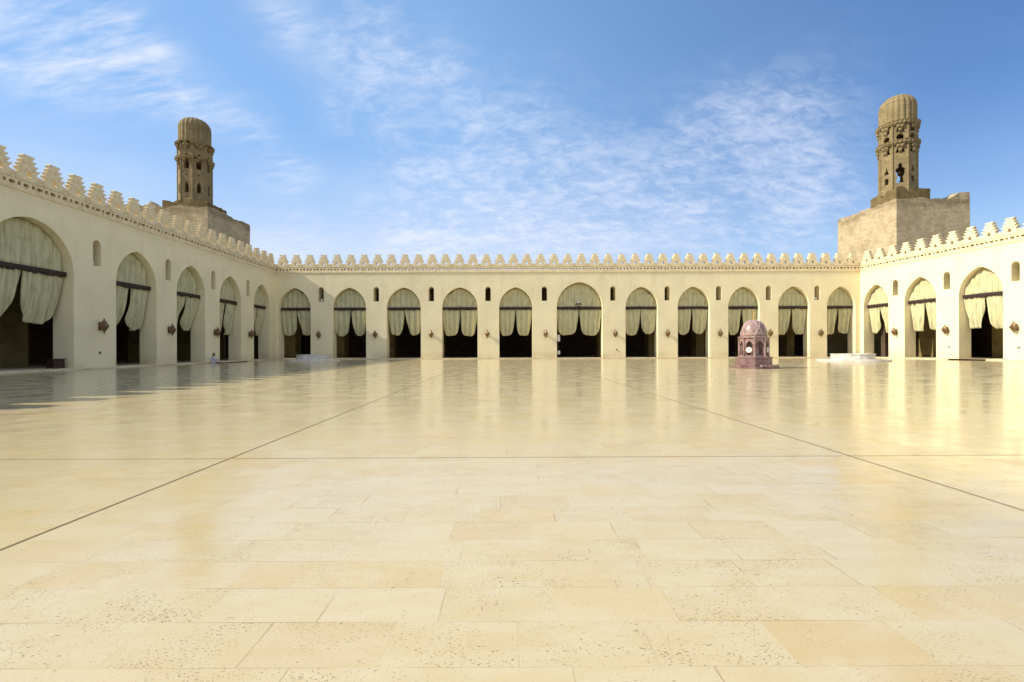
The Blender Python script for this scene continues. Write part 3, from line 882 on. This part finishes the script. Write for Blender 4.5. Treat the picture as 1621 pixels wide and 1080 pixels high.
def holes_left(k):
    return [keyhole(22.9, .50, 1.5, 'arch'), keyhole(24.55, .22, .22, 'round'), keyhole(26.1, .62, 1.5, 'arch'), keyhole(27.25, .3, .3, 'round'), keyhole(28.55, .58, .9, 'tri')]
LB = (-54.0, -39.65, 64.0, 74.6)
def hf_l(x, y):
    u = x-42.75; z = 20.1
    if u < -45.8: z = 20.35 + .25*math.sin(u*2.9)
    return z + .1*math.sin(u*1.7)
lt = minaret(-42.75, 66.3, 'ribbed minaret on a stone block behind the shaded left arcade', math.atan2(-66.3, 43.05)+R(14),
    (LB, hf_l), ((-45.7, -39.75, 64.1, 68.6), 19.6, lambda x, y: 21.0 + .25*math.sin(x*1.3+1)),
    dict(r=2.0, z0=20.9, z1=29.0, holes=holes_left, tiers=[(25.9, 26.9), (27.9, 28.9)], zd=28.98, ztop=32.75, zcyl=31.3, rd=1.95, jag=.25))

# ------------------------------------------------------------------ light and sky
az = R(7.7); el = R(35.8)
sd = Vector((-math.cos(az)*math.cos(el), -math.sin(az)*math.cos(el), math.sin(el)))
sun = bpy.data.lights.new('sun', 'SUN'); sun.energy = 4.7; sun.angle = R(.5); sun.color = (1, .91, .75)
so = bpy.data.objects.new('sun', sun); C.objects.link(so); so.rotation_euler = sd.to_track_quat('Z', 'Y').to_euler()

w = bpy.data.worlds.new('World'); S.world = w; w.use_nodes = True
t = NT(w.node_tree); bg = t.n['Background']
sky = t.new('ShaderNodeTexSky', sky_type='NISHITA'); sky.sun_disc = False
sky.sun_elevation = el; sky.sun_rotation = math.atan2(sd.x, sd.y)
sky.altitude = 50; sky.air_density = 1.0; sky.dust_density = .6; sky.ozone_density = 2.0
d = t.vec('NORMALIZE', t.new('ShaderNodeTexCoord').outputs['Generated'])
dx, dy, dz = t.sep(d)
q = t.math('ADD', t.math('MAXIMUM', dz, 0.0), .38)
p = t.comb(t.math('DIVIDE', dx, q), t.math('DIVIDE', dy, q), 0)
def rotst(ang, sx, sy):
    n = t.new('ShaderNodeMapping'); n.inputs['Rotation'].default_value = (0, 0, R(ang)); n.inputs['Scale'].default_value = (sx, sy, 1)
    n.vector_type = 'POINT'; t.l.new(p, n.inputs['Vector']); return n.outputs[0]
# where in the sky the clouds stand: (direction of the patch, angular size in degrees, weight, kind)
def dirpx(x, y): return Vector(((x-PX)/F, 1, (PY-y)/F)).normalized()
CIRRUS = [(-60, -30, 4.5, 1.0), (10, 10, 4, 1.0), (70, 35, 4, 1.0), (130, 60, 3.6, 1.0), (180, 85, 3.2, 1.0), (230, 105, 2.6, .9), (110, 90, 2.4, .6), (285, 148, 2.2, .6), (335, 175, 2.2, .6), (385, 190, 2.0, .5), (420, 205, 1.6, .4),
          (440, 268, 2.2, .6), (480, 272, 2.0, .5), (440, 20, 2.6, .5), (480, 48, 2.4, .55)]
RIPPLE = [(640, 385, 4, .5), (740, 392, 4, .7), (860, 385, 4, .6), (960, 380, 4, .55), (1060, 370, 4.5, .55), (1180, 375, 4.5, .5), (1290, 350, 4, .45), (470, 385, 4, .5), (720, 300, 3, .7), (900, 330, 4, .6), (530, 70, 3.2, .7), (590, 55, 3.2, .8), (600, 110, 3.6, .7), (545, 180, 2.4, .8), (660, 130, 4.0, .75), (710, 95, 2.8, .7), (760, 200, 4.4, .9), (790, 240, 4.0, .9), (840, 275, 4.4, .85),
          (860, 170, 4.0, .45), (620, 215, 2.4, .7), (655, 270, 2.9, .9), (690, 320, 3.7, .9), (740, 350, 4.0, .7), (690, 365, 4.8, .8), (930, 250, 4.8, .65), (960, 320, 4.8, .65),
          (1050, 260, 4.8, .55), (1120, 240, 4.4, .75), (1180, 190, 4.0, .75), (1190, 240, 4.8, .85), (1250, 280, 4.8, .6), (1280, 180, 4.0, .6), (1310, 290, 4.0, .45), (1150, 330, 5.6, .5), (830, 320, 4.8, .6), (580, 320, 3.2, .4)]
def mask(lst):
    tot = None
    for (x, y, deg, wt) in lst:
        v = t.vec('DOT_PRODUCT', d, tuple(dirpx(x, y)))
        s = 1-math.cos(R(deg))
        ex = t.math('POWER', 2.718, t.math('DIVIDE', t.math('SUBTRACT', v, 1.), s))
        ex = t.math('MULTIPLY', ex, wt)
        tot = ex if tot is None else t.math('ADD', tot, ex)
    return t.math('MINIMUM', tot, 1.15)
mc, mr = mask(CIRRUS), mask(RIPPLE)
nc = t.noise(rotst(32, 1.0, 3.2), 3.2, 10, .62, .5); nc2 = t.noise(rotst(22, 1.6, 6), 7.0, 8, .6, .3)
cir = t.math('ADD', t.math('MULTIPLY', nc, .6), t.math('MULTIPLY', nc2, .4))
dc = t.math('MULTIPLY', mc, t.ramp(cir, .34, .74))
nr = t.noise(rotst(-60, 1.0, 1.5), 5.0, 10, .66, .5); nr2 = t.noise(rotst(20, 1.0, 1.7), 19, 8, .66, .5)
rip = t.math('ADD', t.math('MULTIPLY', nr, .5), t.math('MULTIPLY', nr2, .5))
dr = t.math('MULTIPLY', mr, t.ramp(rip, .38, .68, .12, 1))
wisp = t.math('MULTIPLY', t.ramp(t.noise(rotst(10, .5, 1.6), 2.1, 9, .62, .6), .5, .8), .08)
low = t.math('MULTIPLY', t.ramp(dz, .12, .40, 1, 0), t.ramp(dx, -.1, .55, 1, .3))
lown = t.math('MULTIPLY', low, t.ramp(t.noise(rotst(5, .5, 1.0), 1.6, 8, .6, .5), .3, .7, .5, .95))
cov = t.math('ADD', t.math('MULTIPLY', dc, 1.1), t.math('ADD', t.math('MULTIPLY', dr, .58), t.math('ADD', wisp, lown)), clamp=True)
# polarised deep blue away from the sun
hs = t.new('ShaderNodeHueSaturation'); hs.inputs['Hue'].default_value = .508; hs.inputs['Saturation'].default_value = 1.25; hs.inputs['Value'].default_value = 1.1
t.l.new(sky.outputs[0], hs.inputs['Color'])
behind = t.math('MULTIPLY', t.math('MAXIMUM', t.ramp(dy, .1, -.45), t.math('MULTIPLY', t.ramp(dz, .70, .88), .8)), t.ramp(t.noise(rotst(15, .7, 1.4), 1.3, 8, .6, .5), .25, .6, .35, .95))  # unseen cloud overhead and behind the camera, added to lift the ambient light
cov = t.math('MAXIMUM', cov, behind)
veil = t.math('MULTIPLY', t.ramp(dx, .66, -.1, .08, .72, False), t.ramp(dz, .75, .35, .75, 1))
thin = t.mix(veil, hs.outputs[0], (2.45, 4.5, 7.6))
col = t.mix(t.math('MULTIPLY', cov, .9), thin, (6.0, 6.5, 7.7))
t.l.new(col, bg.inputs['Color']); bg.inputs['Strength'].default_value = .1

S.view_settings.view_transform = 'Standard'; S.view_settings.look = 'None'
S.view_settings.exposure = 0.44; S.view_settings.gamma = 1
S.render.engine = 'CYCLES'; S.cycles.max_bounces = 8; S.cycles.diffuse_bounces = 4
